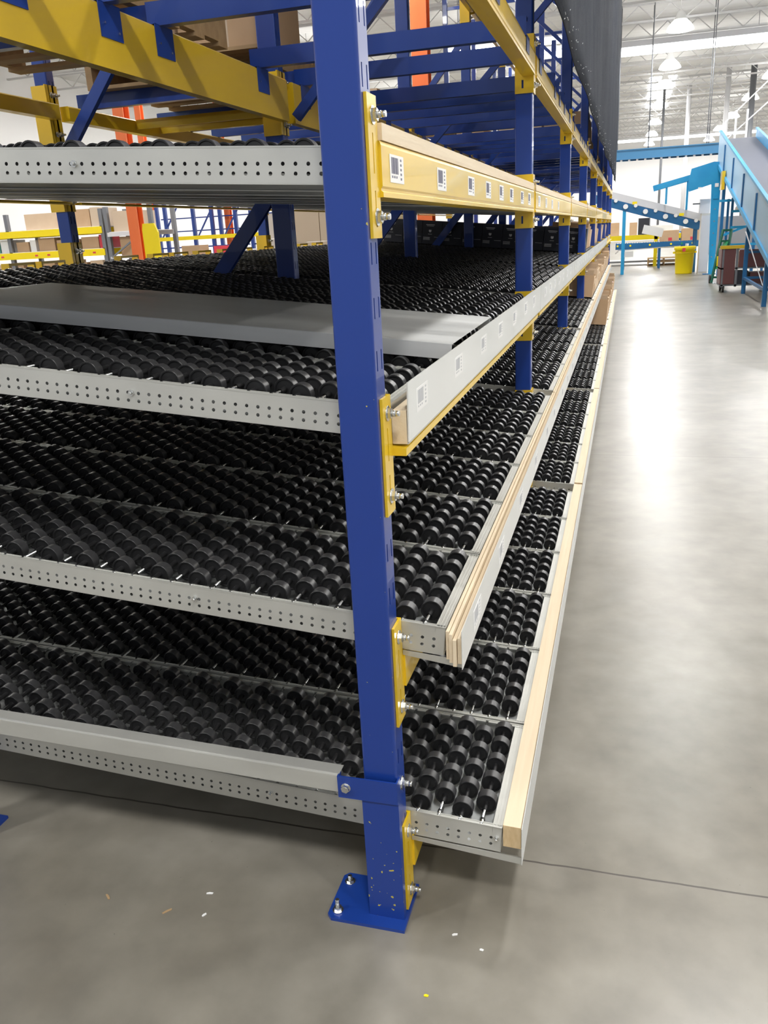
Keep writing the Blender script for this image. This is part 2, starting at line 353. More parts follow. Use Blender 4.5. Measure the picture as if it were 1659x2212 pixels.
# ---------------------------------------------------------------- upright frames
for i in range(NB + 1):
    y = i * BAY
    fr = thing('upright_frame', 'blue upright frame, %s from the near end, %s' % (ORD[i], 'with paint-chipped foot in the foreground' if i == 0 else 'standing behind the %s one along the aisle' % ORD[i - 1]), 'rack frame', (0, y, 0), 0, 'upright frames of the flow rack')
    inst('column', COLW if i == 0 else COLF, fr)
    inst('column', COLM, fr, (-1.286, 0, 0))
    inst('column', COLF, fr, (-2.66, 0, 0))
    for x0, x1, sp in ((-.19, .011, 1), (-1.475, -1.265, 0), (-2.84, -2.64, 0)):
        bp = plate_mesh(x0, x1, -.044, .112).build('base_plate', BLUE, fr)
        for xx, yy in ((x0 + .022, -.017), (x0 + .022, .083)): inst('anchor_bolt', ANCH, bp, (xx, yy, .009)).scale = (.8, .8, .8 if yy < 0 else .45)
    # braces: open C section bars between the columns
    def brace(p0, p1, w=.045):
        b = MB(); p0 = Vector(p0); p1 = Vector(p1)
        d = (p1 - p0).normalized(); n = Vector((0, 1, 0)).cross(d).normalized()
        b.obox(p0, p1, .003, w, n if abs(d.z) < .99 else (1, 0, 0))
        for s in (-1, 1): b.obox(p0 + n * s * w / 2 + Vector((0, .016, 0)), p1 + n * s * w / 2 + Vector((0, .016, 0)), .034, .003, n)
        return b
    brace((-.05, .02, 3.37), (-1.22, .02, 2.21)).build('diagonal_brace', BLUE, fr)
    brace((-1.36, .02, 1.90), (-2.68, .02, .36), .075).build('diagonal_brace', BLUE, fr)
    brace((-2.68, .02, 2.08), (-1.36, .02, 3.6), .06).build('diagonal_brace', BLUE, fr)
    brace((-.05, .02, 3.55), (-1.28, .02, 4.7)).build('diagonal_brace', BLUE, fr)
    brace((-1.36, .02, 5.2), (-2.68, .02, 5.2)).build('horizontal_brace', BLUE, fr)
    brace((-.05, .02, 5.2), (-1.28, .02, 5.2)).build('horizontal_brace', BLUE, fr)
    # galvanised channel low on the frame
    if i == 0:
        b = MB(); r = .004
        prof = [(-.010, -.0265 + r), (-.010 + r, -.0265), (.028, -.0265), (.028, -.0245), (-.007, -.0245), (-.007, .0245), (.028, .0245), (.028, .0265), (-.010 + r, .0265), (-.0105 + r * .3, .0265 - r * .3), (-.010, .0265 - r)]
        n = len(b.v)
        x0, z0, x1, z1 = -.140, .3845, -1.286, .426
        for (x, zc) in ((x0, z0), (x1, z1)): b.v += [(x, p, zc + q) for p, q in prof]
        k = len(prof)
        for j in range(k): b.face((n + j, n + (j + 1) % k, n + k + (j + 1) % k, n + k + j))
        b.face([n + j for j in range(k)]); b.face([n + k + j for j in range(k)][::-1])
        hb = b.build('horizontal_brace', GALV, fr); hb['label'] = 'galvanised channel brace'
        b = MB()
        b.box(-.1425, .0035, -.016, -.0120, .352, .411); b.box(-.1425, -.139, -.012, .004, .352, .411)
        b.box(.0, .0035, -.012, .012, .352, .411)
        bk = b.build('brace_bracket', BLUEW, fr); inst('bolt', BOLTY, bk, (-.122, -.016, .382)); inst('bolt', BOLTX, fr, (.0005, .034, .378))
        b = MB(); b.box(-.0823, .0018, -.0115, -.0005, .009, .352)
        b.box(-.0855, -.0823, -.0115, .035, .009, .352); b.box(.0018, .0035, -.0115, .008, .009, .352)
        b.build('sleeve', BLUEW, fr)
    else:
        MB().box(-1.286, -.08, .01, .04, .36, .41).build('horizontal_brace', GALV, fr)['label'] = 'galvanised channel brace'

# ---------------------------------------------------------------- load beams
def conn_mesh(side, h=.25, wl=WC):      # L shaped end plate; side=0 near end of the beam (at a post's far edge), 1 far end
    b = MB(); y0, y1 = (.018, DC + .002) if side == 0 else (-.006, .030)
    # front plate with vertical slots
    z = [0, .03, .075, .11, .155, .19, .225, h]
    ya, yb = y0 + .45 * (y1 - y0) - .0, y0 + .45 * (y1 - y0) + .006
    b.box(.0005, .0065, y0, ya, 0, h); b.box(.0005, .0065, yb, y1, 0, h)
    for p, q in ((0, .02), (.085, .115), (.185, h)): b.box(.0005, .0065, ya, yb, p, q)
    if side == 0:
        b.box(-.05, .0065, y1, y1 + .006, 0, h)
    else:
        ya, yb = -wl * .62, -wl * .50
        b.box(-wl, ya, -.007, -.001, 0, h); b.box(yb, .0065, -.007, -.001, 0, h)
        for p, q in ((0, .022), (.058, .19), (.226, h)): b.box(ya, yb, -.007, -.001, p, q)
    return b.mesh('connector_plate', YEL)
CN0 = conn_mesh(0); CN1 = conn_mesh(1)
LEVW = {'L1': 'under the lowest bed', 'L2': 'under the second bed up', 'L3': 'under the third bed up', 'L4': 'holding the top roller bed', 'L5': 'above the roller beds', 'L6': 'highest above the aisle'}
def beam_prof(z0, z1, x1=.012, x0=-.048, lip=True):
    h = z1 - z0
    if not lip: return [(x0, z0), (x1, z0), (x1, z1), (x0, z1)]
    return [(x0, z0), (x1 + .001, z0), (x1 + .001, z0 + .009), (x1 - .003, z0 + .012), (x1 - .003, z0 + .016), (x1, z0 + .020), (x1, z1 - .008), (x1 - .003, z1), (x0 + .03, z1), (x0 + .028, z1 - .004), (x0, z1 - .004), (x0, z0 + .03), (x0 + .006, z0 + .03), (x0 + .006, z0 + .006), (x0, z0 + .006)]
SPEC = {'L1': (.100, .193, .014, False), 'L2': (.615, .708, .54, False), 'L4': (1.680, 1.780, 1.606, True), 'L5': (2.290, 2.388, 2.216, True), 'L6': (3.86, 3.96, 3.79, True)}
def body_mesh(lv):
    b = MB()
    if lv == 'L3': b.prism([(-.05, 1.168), (.036, 1.168), (.036, 1.184), (.0, 1.188), (.0, 1.203), (-.05, 1.203)], 1, DC + .008, BAY - .007)
    else: b.prism(beam_prof(SPEC[lv][0], SPEC[lv][1], lip=SPEC[lv][3]), 1, DC + .008, BAY - .007)
    return b.mesh('beam_body', YEL)
SPEC['L3'] = (1.168, 1.203, 1.05, False)
BM = {lv: body_mesh(lv) for lv in SPEC}
def label_mesh(w, h, fg, bg=True):     # lies in the y-z plane, facing +x
    b = MB(); b.mi = 0
    if bg: b.box(0, .0006, 0, w, -h / 2, h / 2)
    rr = random.Random(5); z = -h * .02
    y = w * .10
    while y < w * .60:
        t = rr.choice((.0012, .002, .003)); b.box(.0006, .0009, y, y + t, -h * .18, h * .40, 1); y += t + rr.choice((.0012, .002))
    for k in range(5): zz = h * (.36 - .17 * k); b.box(.0006, .0009, w * .74, w * .84, zz - h * .055, zz + h * .03, 1)
    for k in range(3): b.box(.0006, .0009, w * (.12 + .15 * k), w * (.2 + .15 * k), -h * .33, -h * .25, 1)
    return b.mesh('barcode_label', [WHITE, fg])
LBK = label_mesh(.108, .052, mat('grey_ink', (.16, .16, .22), .6)); LBF = label_mesh(.108, .052, FAINT, True)
for i in range(NB):
    for lv in ('L1', 'L2', 'L3', 'L4', 'L5', 'L6'):
        if lv in ('L1', 'L2') and i > 5: continue
        t = thing('load_beam', 'yellow front load beam %s, in the %s bay%s' % (LEVW[lv], ORD[i], ', carrying white barcode labels' if lv == 'L4' and i == 0 else ''), 'beam', (0, i * BAY, 0), 0, 'front load beams along the aisle')
        inst('beam_body', BM[lv], t)
        zc = SPEC[lv][2]
        inst('connector_plate', CN0, t, (0, 0, zc)); inst('connector_plate', CN1, t, (0, BAY, zc))
        for zz in (.038, .215):
            inst('bolt', BOLTX, t, (.0065, .050, zc + zz)); inst('bolt', BOLTXS, t, (.0065, BAY + .012, zc + zz))
        if lv == 'L4' and i < 2:
            for yy in ((.135, .575, 1.0, 1.33, 1.64, 1.93, 2.29, 2.58) if i == 0 else (.2, .6, 1.0, 1.5)): inst('barcode_label', LBK if i == 0 else LBF, t, (.0122, yy, 1.735))
    wb = MB().box(-.046, .012, DC + .02, BAY - .012, 1.7815, 1.812)
    if i < 7: tag(wb.build('wooden_ledge_board', WOOD, None, (0, i * BAY, 0)), 'pale pine board laid on the yellow beam of the top bed, %s bay' % ORD[i], 'board', 'pine boards on the top bed beam')
# middle and rear beams
def long_beam(name, lab, x0, x1, z0, z1, i, conn=None, cx=None, grp='middle and rear load beams'):
    t = thing(name, lab, 'beam', (0, i * BAY, 0), 0, grp)
    MB().prism([(x0, z0), (x1, z0), (x1, z1 - .006), (x1 - .006, z1), (x0, z1)], 1, DC + .008 if i >= 0 else DC + .008, BAY - .008).build('beam_body', YEL, t)
    if conn:
        for yy, s in ((DC + .001, 0), (BAY - .034, 1)):
            b = MB(); xw = cx
            b.box(xw - .001, xw + .006, yy - (.045 if s == 0 else 0), yy + (0 if s == 0 else .075), conn, conn + .30)
            if s: b.box(xw - WM, xw + .006, yy + .027, yy + .033, conn, conn + .30)
            b.build('connector_plate', YEL, t)
            for zz in (.05, .25): inst('bolt', BOLTX, t, (xw + .006, yy + (-.02 if s == 0 else .05), conn + zz))
    return t
for i in range(-1, NB):
    nm = 'nearest bay' if i < 0 else ORD[i] + ' bay'
    if i < 0: continue
    long_beam('load_beam', 'deep yellow middle beam with blue crossbars hooked on, %s' % nm, -1.284, -1.242, 2.19, 2.386, i, 2.13, -1.286)
    long_beam('load_beam', 'yellow rear beam at the pallet storage level, %s' % nm, -2.658, -2.600, 2.31, 2.388, i, 2.19, -2.66)
    long_beam('load_beam', 'yellow middle beam of the highest storage level, %s' % nm, -1.284, -1.24, 3.84, 3.96, i, 3.75, -1.286)
    if i < 5:
        long_beam('load_beam', 'yellow rear beam at the back of the third bed, %s' % nm, -2.658, -2.612, 1.425, 1.456, i, 1.36, -2.66)
        long_beam('load_beam', 'yellow rear beam at the back of the top bed, %s' % nm, -2.658, -2.612, 1.866, 1.880, i, 1.83, -2.66)

# ---------------------------------------------------------------- blue crossbars at the pallet level
def bar_mesh(x0, x1):
    b = MB(); b.box(x0, x1, 0, .003, 0, .08); b.box(x0, x1, .003, .045, .077, .08); b.box(x0, x1, .003, .045, 0, .003); b.box(x0, x1, .042, .045, .003, .014); b.box(x0, x1, .042, .045, .066, .077)
    return b.mesh('bar', BLUE)
BARF = bar_mesh(-1.286, .010); BARR = bar_mesh(-2.655, -1.29)
hk = MB().box(-1.2415, -1.2385, -.03, .10, -.105, .002).box(-1.286, -1.2385, -.03, .10, .0, .003); HOOK = hk.mesh('hook_plate', BLUE)
hkf = MB().box(.0135, .0165, -.03, .07, -.06, .002).box(-.046, .0165, -.03, .07, .0, .003); HOOKF = hkf.mesh('hook_plate', BLUE)
SCREW = MB().cyl((0, 0, 0), (.004, 0, 0), .0045, 6, smooth=False).mesh('screw', ZINC)
for i in range(NB):
    offs = [.3, .72, 1.22, 1.58, 2.50] if i == 0 else [.22, 1.12, 1.48, 1.92, 2.46]
    for k, o in enumerate(offs):
        t = thing('crossbar', 'blue front crossbar over the roller beds, %s of five in the %s bay' % (ORD[k], ORD[i]), 'crossbar', (0, i * BAY + o, 2.3885), 0, 'front blue crossbars')
        inst('bar', BARF, t)
        if i < 4:
            h = inst('hook_plate', HOOK, t); inst('screw', SCREW, h, (-1.2385, -.005, -.06)); inst('screw', SCREW, h, (-1.2385, .075, -.08)); inst('hook_plate', HOOKF, t)
        if i < 7 and not (i == 0 and k == 4):
            t = thing('crossbar', 'blue rear crossbar under the pallets, %s of five in the %s bay' % (ORD[k], ORD[i]), 'crossbar', (0, i * BAY + o + .03, 2.3885), 0, 'rear blue crossbars')
            inst('bar', BARR, t)
yb = MB().box(-2.595, -1.29, 0, .05, -.02, 0).box(-2.595, -1.29, 0, .004, -.055, 0)
YBM = yb.mesh('yellow_crossbar', YEL)
for k, yy in enumerate((3.62, 3.92, 6.5, 6.9)):
    tag(inst('yellow_crossbar', YBM, None, (0, yy, 2.386)), 'yellow channel crossbar hanging behind the middle beam, %s from the near end' % ORD[k], 'crossbar', 'yellow crossbars')

# ---------------------------------------------------------------- roller lanes
AX = .0531; NA = 48; LW = .446; LL = NA * AX + .052; PITCH = .455
def side_rail_mesh(holes, flip):
    b = MB(); s = -1 if flip else 1
    def bx(x0, x1, y0, y1, z0, z1): b.box(x0, x1, min(y0 * s, y1 * s), max(y0 * s, y1 * s), z0, z1)
    # web with two rows of round holes
    if holes:
        hp = AX / 2; n = int(LL / hp); r = .0041
        rows_ = ((-.0295, .0098), (-.0475, .0082))
        def quad(p): k = len(b.v); b.v.extend(p); b.face(range(k, k + 4))
        def strip(z0, z1): quad([(-LL, 0, z0), (0, 0, z0), (0, 0, z1), (-LL, 0, z1)])
        strip(-.0197, 0); strip(-.0393, -.0393); strip(-.066, -.0557)
        for zc, hh in rows_:
            for k in range(n):
                cx = -.012 - (k + .5) * hp; x0 = cx - hp / 2; x1 = cx + hp / 2; z0 = zc - hh; z1 = zc + hh
                P = [(cx + r * math.cos(a * PI / 4 + PI / 8), 0, zc + r * math.sin(a * PI / 4 + PI / 8)) for a in range(8)]
                c = [(x1, 0, z1), (x0, 0, z1), (x0, 0, z0), (x1, 0, z0)]
                base = len(b.v); b.v.extend(P); b.v.extend(c)
                for q in ((11, 8, 0, 7), (0, 8, 1), (8, 9, 2, 1), (2, 9, 3), (9, 10, 4, 3), (4, 10, 5), (10, 11, 6, 5), (6, 11, 7)): b.face([base + w for w in q])
            xe = -.012 - n * hp
            quad([(-.012, 0, zc - hh), (0, 0, zc - hh), (0, 0, zc + hh), (-.012, 0, zc + hh)])
            if xe > -LL: quad([(-LL, 0, zc - hh), (xe, 0, zc - hh), (xe, 0, zc + hh), (-LL, 0, zc + hh)])
    else: bx(-LL, 0, 0, .0018, -.066, 0)
    bx(-LL, 0, 0, .0030, -.001, .0030); bx(-LL, 0, 0, .016, -.0675, -.0655)
    for k in range(NA + 1):
        x1 = 0 if k == 0 else -.052 - (k - 1) * AX - .004; x0 = -.052 - k * AX + .004 if k < NA else -LL
        bx(x0, x1, .0030, .0125, -.0008, .0008); bx(x0, x1, .0105, .0125, .0008, .0026)
    return b
R_A = side_rail_mesh(True, False).mesh('side_rail', GALV); R_B = side_rail_mesh(False, True).mesh('side_rail', GALV)
PAN = MB().box(-LL, 0, .002, LW - .002, -.064, -.0625).mesh('pan', GALVD)
FE = MB().box(-.0015, 0, .0, LW, -.066, 0).box(-.024, 0, .0, LW, -.001, .0008).box(-.024, -.0225, .0, LW, -.012, .0022).box(-.0155, -.0140, .0, LW, .0008, .0024).box(-.0085, -.0070, .0, LW, .0008, .0024).box(-.0020, 0, .0, LW, .0008, .0026).mesh('front_rail', GALV)
def wheel_prof(n=20):
    return [(-.040, .0058), (-.0105, .0066), (-.0105, .0205), (-.0128, .0218), (-.0132, .0250), (-.0122, .0260), (.0122, .0260), (.0132, .0250), (.0128, .0218), (.0105, .0205), (.0105, .0066), (.040, .0058)]
ZA = -.0050
OA = (.058, .138, .218, .298, .378); OB = (.094, .174, .254, .334, .398)
def wheel_pos(k): return OA if k % 2 else (.100, .180, .260, .340, .412)
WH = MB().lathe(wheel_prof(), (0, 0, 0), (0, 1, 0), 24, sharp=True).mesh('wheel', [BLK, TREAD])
AXM = MB().cyl((0, .004, 0), (0, LW - .004, 0), .0036, 8).cyl((0, .010, 0), (0, .030, 0), .0062, 8).mesh('axle', ZINC)
def wheels_mesh(k0, n, prof=None):
    b = MB(); p = prof or wheel_prof()
    for k in range(k0, NA):
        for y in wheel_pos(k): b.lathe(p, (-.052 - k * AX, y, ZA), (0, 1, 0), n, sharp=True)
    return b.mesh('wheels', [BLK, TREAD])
def axles_mesh(k0):
    b = MB()
    for k in range(k0, NA): b.cyl((-.052 - k * AX, .004, ZA), (-.052 - k * AX, LW - .004, ZA), .0036, 6)
    return b.mesh('axles', ZINC)
NI = 20
W_REST = wheels_mesh(NI, 16); A_REST = axles_mesh(NI)
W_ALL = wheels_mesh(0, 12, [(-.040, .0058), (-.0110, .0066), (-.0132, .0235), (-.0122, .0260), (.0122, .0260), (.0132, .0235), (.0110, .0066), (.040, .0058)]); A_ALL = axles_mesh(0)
LV = {'L1': (.2325, .2615, .066), 'L2': (.1086, .779, .094), 'L3': (-.002, 1.2712, .10), 'L4': (-.056, 1.770, .0687)}
LN = {'L1': 'lowest bed', 'L2': 'second bed up', 'L3': 'third bed up', 'L4': 'top bed'}
def lane(lv, bay, j, detail):
    xf, z0, s = LV[lv]; y = bay * BAY + .08 + j * PITCH + (.0 if j == 0 else 0.0)
    t = thing('roller_lane', 'black wheel roller lane of the %s, %s lane beyond the %s front post' % (LN[lv], ORD[j], ORD[bay]), 'roller track', (xf, y, z0 - s * xf), 0, 'gravity roller lanes, ' + LN[lv])
    t.rotation_euler = (0, math.atan(s), 0)
    inst('side_rail', R_A, t); inst('side_rail', R_B, t, (0, LW, 0)); inst('pan', PAN, t); inst('front_rail', FE, t)
    if detail:
        for k in range(NI):
            inst('axle', AXM, t, (-.052 - k * AX, 0, ZA))
            for yy in wheel_pos(k): inst('wheel', WH, t, (-.052 - k * AX, yy, ZA))
        inst('wheels', W_REST, t)['kind'] = 'stuff'; inst('axles', A_REST, t)['kind'] = 'stuff'
    else:
        inst('wheels', W_ALL, t)['kind'] = 'stuff'; inst('axles', A_ALL, t)['kind'] = 'stuff'
for lv in ('L1', 'L2', 'L3', 'L4'):
    for bay in range(NB if lv == 'L3' else (6 if lv != 'L4' else 4)):
        for j in range(6): lane(lv, bay, j, bay == 0 and (lv != 'L4' or j == 0))

# ---------------------------------------------------------------- ledges, boards and strips along the pick faces
for i in range(6):
    y0 = i * BAY; w = ORD[i] + ' bay'
    # third bed up: pine block on the beam ledge and pale label strip in front of it
    t = thing('label_strip', 'pale metal label strip leaning in front of the third bed up, %s' % w, 'label strip', (0, y0, 0), 0, 'label strips of the third bed up')
    b = MB(); b.prism([(.0365, 1.196), (.0395, 1.1945), (.0415, 1.3205), (.0385, 1.3205)], 1, .092, BAY - .006 + .085); b.box(.005, .038, .092, BAY - .006 + .085, 1.1900, 1.1915)
    b.build('strip', STRIP, t)
    for yy in ((.165, .60, 1.02, 1.40, 1.8, 2.2, 2.55) if i == 0 else (.3, .62, .95, 1.3, 1.7, 2.1, 2.5)):
        o = inst('barcode_label', LBF, t, (.0405, yy, 1.268)); o.rotation_euler = (0, math.radians(.9), 0)
    tag(MB().box(.0045, .0355, .088, BAY - .012 + .08, 1.192, 1.262).build('wooden_ledge_board', WOOD, None, (0, y0, 0)), 'pine block board behind the label strip of the third bed up, %s' % w, 'board', 'pine boards of the third bed up')
    # second bed up: stacked plywood boards and clear strip
    for k, (xa, xb, za, zb, ya) in enumerate(((.1105, .1180, .699, .768, .070), (.1195, .1270, .696, .766, .060), (.1285, .1365, .690, .755, .055), (.1380, .1470, .694, .757, .062))):
        o = MB().box(xa, xb, ya, BAY - .02 + .07, za, zb).build('plywood_board', WOOD, None, (0, y0, 0))
        tag(o, 'thin plywood board on edge at the second bed up, %s of four outward, %s' % (ORD[k], w), 'board', 'plywood boards of the second bed up')
    t = thing('label_strip', 'see-through grey label strip outside the plywood of the second bed up, %s' % w, 'label strip', (0, y0, 0), 0, 'label strips of the second bed up')
    MB().box(.1485, .1500, .055, BAY - .006 + .06, .684, .778).build('strip', STRIP, t)
    for yy in (.20, .62, 1.1, 1.6, 2.1, 2.5): inst('barcode_label', LBF, t, (.1502, yy, .731))
    # lowest bed: pine two-by-two and outer galvanised strip
    pr_ = MB().prism([(.2345, .200), (.2775, .198), (.2785, .255), (.2765, .259), (.2345, .261)], 1, .078, BAY - .02 + .072).build('wooden_ledge_board', WOOD, None, (0, y0, 0))
    tag(pr_, 'thick pine rail along the outer edge of the lowest bed, %s' % w, 'board', 'pine rails of the lowest bed')
    e_ = MB().prism([(.2350, .2005), (.2770, .1985), (.2780, .255), (.2760, .2585), (.2350, .2605)], 1, .0772, .0780).build('cut_end', WOODE, pr_); e_['label'] = 'darker sawn end'
    t = thing('edge_strip', 'thin metal edge strip outside the pine rail of the lowest bed, %s' % w, 'edge strip', (0, y0, 0), 0, 'edge strips of the lowest bed')
    MB().box(.2795, .2812, .070, BAY - .006 + .066, .158, .262).build('strip', STRIP, t)
for i in range(6):      # outriggers that carry the beds past the posts
    for lv, (z, xo) in {'L1': (.159, .2785), 'L2': (.672, .1475)}.items():
        sl = LV[lv][2]; zr = LV[lv][1] - .070; b = MB(); b.prism([(.0075, zr - .012), (xo, zr - .019 - sl * xo), (xo, zr - .0005 - sl * xo), (.0075, zr - .0005)], 1, .0765, .079); b.prism([(.0075, zr - .012), (xo, zr - .019 - sl * xo), (xo, zr - .017 - sl * xo), (.0075, zr - .010)], 1, .079, .10)
        tag(b.build('support_angle', GALV, None, (0, i * BAY, 0)), 'galvanised angle carrying the end of the %s past the %s front post' % (LN[lv], ORD[i]), 'angle', 'support angles of the lower beds')

# bolts on the outer side of the near rails
for nm, x, z in (('top bed', -.700, 1.7865), ('third bed up', -.565, 1.2990), ('second bed up', -.505, .799), ('lowest bed', -.475, .2625), ('lowest bed', .222, .2175)):
    pass
RB = MB().cyl((0, 0, 0), (0, -.004, 0), .0075, 6, smooth=False).cyl((0, -.004, 0), (0, -.011, 0), .0038, 8).mesh('bolt', ZINC)
for o in [o for o in COL.objects if o.get('category') == 'roller track']:
    if abs(o.location.y - .08) < 1e-4:
        inst('bolt', RB, o, (-.62 if 'second' in o['label'][:50] else -.60, 0, -.0295))
        if 'lowest' in o['label']: inst('bolt', RB, o, (-.012, 0, -.0295)); 

# ---------------------------------------------------------------- steel sheet on the third bed
s3 = .10; t = thing('steel_sheet', 'folded grey steel sheet lying across the wheels of the third bed up', 'sheet', (0, 0, 1.2712 + .0228)); t.rotation_euler = (0, math.atan(s3), 0)
b = MB(); b.prism([(.60, 0), (.60, .040), (.602, .042), (1.263, .042), (1.265, .040), (1.265, 0), (1.2635, 0), (1.2635, .0395), (.6015, .0395), (.6015, 0)], 0, -1.67, .030)
b.build('sheet', PANEL, t); MB().box(-1.67, -1.6685, .60, 1.265, 0, .0395).build('end_flange', PANEL, t)

# yellow entry guides along the back of the third bed
gb = MB(); gb.box(-.004, 0, 0, .21, .045, .058).box(-.004, 0, 0, .21, .0, .012).box(-.004, 0, 0, .014, .012, .045).box(-.004, 0, .196, .21, .012, .045)
gb.box(-.049, -.004, 0, .004, 0, .058).box(-.049, -.004, .206, .21, 0, .058)
GB = gb.mesh('entry_guide', YEL)
gy = [2.20, 2.46, 3.23, 3.62, 3.90, 4.26, 4.66, 5.02, 5.48, 5.9, 6.35, 6.8, 7.3, 7.8]
for k, y in enumerate(gy):
    tag(inst('entry_guide', GB, None, (-2.600, y, 1.5100)), 'yellow entry guide at the back of the third bed up, %s from left' % ORD[k], 'guide', 'yellow entry guides')

# ---------------------------------------------------------------- cartons on the beds
def bedz(lv, x): return LV[lv][1] - LV[lv][2] * x + .0218
def carton_mesh(w, d, h, op, m):     # x depth d (front at 0, going -x), y width w
    b = MB(); t = .005
    if op:
        b.box(-d, 0, 0, t, 0, h).box(-d, 0, w - t, w, 0, h).box(-t, 0, t, w - t, 0, h * .92).box(-d, -d + t, t, w - t, 0, h).box(-d + t, -t, t, w - t, 0, .006)
    else:
        b.box(-d, 0, 0, w, 0, h)
    return b.mesh('carton_body', [m])
def carton(lab, lv, y, x, w, d, h, op, m, group, stack=0, extra=None):
    z = bedz(lv, x) + stack
    t = thing('carton', lab, 'carton', (x, y, z + .001), 0, group); t.rotation_euler = (0, math.atan(LV[lv][2]), 0)
    inst('carton_body', carton_mesh(w, d, h, op, m), t)
    if op:
        b = MB(); b.obox((-.02, .0, h), (-.02 - d * .0, .0, h), .1, .1) if False else None
        f = MB(); a = .55
        f.obox((.0, w / 2, h * .92 + .001), (.055, w / 2, h * .92 - .05), w * .94, .004, (0, 1, 0)) if False else f.box(.0005, .0045, .012, w - .012, h * .92 - .085, h * .92)
        f.build('flap', CARD2, t)
        f = MB(); f.prism([(.001, h), (.003, h), (-.020, h + .062), (-.022, h + .061)], 0, -d + .01, -.01)
        f.build('flap', CARD2, t)
    else:
        MB().box(-d * 1.0, .0006, w / 2 - .025, w / 2 + .025, h, h + .0006).build('packing_tape', WRAP if extra is None else extra, t)
    return t
CMATS = [(CARD, 'brown'), (CARD2, 'pale brown')]
rc = random.Random(3)
for bay in range(3, 7):
    for j in range(6):
        y = bay * BAY + .08 + j * PITCH + .036
        for lv in ('L3', 'L2', 'L1'):
            if lv == 'L3' and bay == 3 and j == 0: continue
            if lv == 'L1' and bay == 3 and j < 4: continue
            if lv != 'L3' and bay > 5: continue
            m, mn = CMATS[rc.randrange(2)]; op = rc.random() < .6 and lv != 'L3'
            w = rc.uniform(.33, .385); d = rc.uniform(.32, .5); h = {'L3': rc.uniform(.20, .33), 'L2': rc.uniform(.18, .29), 'L1': rc.uniform(.22, .36)}[lv]
            x = {'L3': -.06, 'L2': .085, 'L1': .215}[lv]
            if lv == 'L1' and bay == 3 and j == 4: op = True; h = .34; m, mn = CARD, 'brown'
            ex = PURP if rc.random() < .2 else None
            carton('%s %s carton, %s, %s lane beyond %s front post' % ('open' if op else 'closed', mn, LN[lv], ORD[j], ORD[bay]), lv, y, x, w, d, h, op, m, 'cartons waiting on the %s' % LN[lv], 0, ex)
# row of black printed cartons across the third bed
wbx = .238
bm = MB().box(-wbx + .002, 0, 0, .34, 0, .262).mesh('carton_body', BOXB)
pr = MB()
def prt(x0, x1, z0, z1): pr.box(-wbx + x0 * wbx, -wbx + x1 * wbx, -.0012, -.0002, z0 * .262, z1 * .262)
prt(.18, .62, .82, .845); prt(.22, .58, .77, .785); prt(.30, .50, .42, .435)
pr.prism([(-wbx + wbx * a, .262 * c) for a, c in ((.34, .53), (.40, .50), (.46, .53), (.47, .60), (.44, .62), (.40, .60), (.36, .62), (.33, .60))], 1, -.0012, -.0002)
for k in range(4): prt(.06, .40, .28 - .035 * k, .292 - .035 * k)
prt(.62, .95, .30, .312)
PRM = pr.mesh('print', PALE)
for k in range(10):
    x = -.012 - k * wbx * 1.008
    t = thing('carton', 'black printed carton in the row across the third bed up, %s from the aisle' % ORD[k], 'carton', (x, 3 * BAY + .105, bedz('L3', x) + .001), 0, 'black printed cartons'); t.rotation_euler = (0, math.atan(.10), 0)
    inst('carton_body', bm, t); inst('print', PRM, t)

# ---------------------------------------------------------------- pallets with cartons at the storage level
def pallet_mesh(lx, ly):
    b = MB(); n = 7
    for k in range(n): y = k * (ly - .09) / (n - 1); b.box(0, lx, y, y + .09, .115, .133)
    for k in range(3): x = k * (lx - .04) / 2; b.box(x, x + .04, 0, ly, .018, .115)
    for k in range(5): y = k * (ly - .09) / 4; b.box(0, lx, y, y + .09, 0, .018)
    return b.mesh('pallet_frame', PALW)
PM = pallet_mesh(1.15, 1.0)
PL = [(-2.52, 1.45, 'rear', 0, 2), (-2.52, 3.02, 'rear', 1, 3), (-1.18, 9.75, 'front', 3, 4), (-1.18, 12.7, 'front', 4, 4), (-2.5, 12.6, 'rear', 4, 4), (-1.18, 15.4, 'front', 5, 4), (-2.5, 7.0, 'rear', 2, 3), (-1.18, 18.2, 'front', 6, 4), (-2.5, 10.0, 'rear', 3, 4)]
for (x, y, fr, bay, n) in PL:
    z = 2.3885 + .08 + .0005
    t = thing('wooden_pallet', 'brown wooden pallet on the %s blue crossbars of the %s bay' % (fr, ORD[bay]), 'pallet', (x, y, z), 0, 'wooden pallets on the crossbars'); inst('pallet_frame', PM, t)
    for k in range(n):
        hh = .26 + .05 * ((k * 7 + bay) % 3); cx = x + .03 + (k % 2) * .56; cy = y + .03 + (k // 2) * .49
        c = thing('carton', 'closed %s carton, %s on the %s pallet of the %s bay' % ('brown' if k % 2 else 'pale brown', ('nearest the camera', 'right front', 'left behind', 'right behind')[k], fr, ORD[bay]), 'carton', (cx, cy, z + .134), 0, 'cartons on the wooden pallets')
        MB().box(0, .53, 0, .46, 0, hh).build('carton_body', CARD if k % 2 else CARD2, c); MB().box(.235, .295, -.0006, .4606, -.0 + .002, hh + .0006).build('packing_tape', WRAP, c)

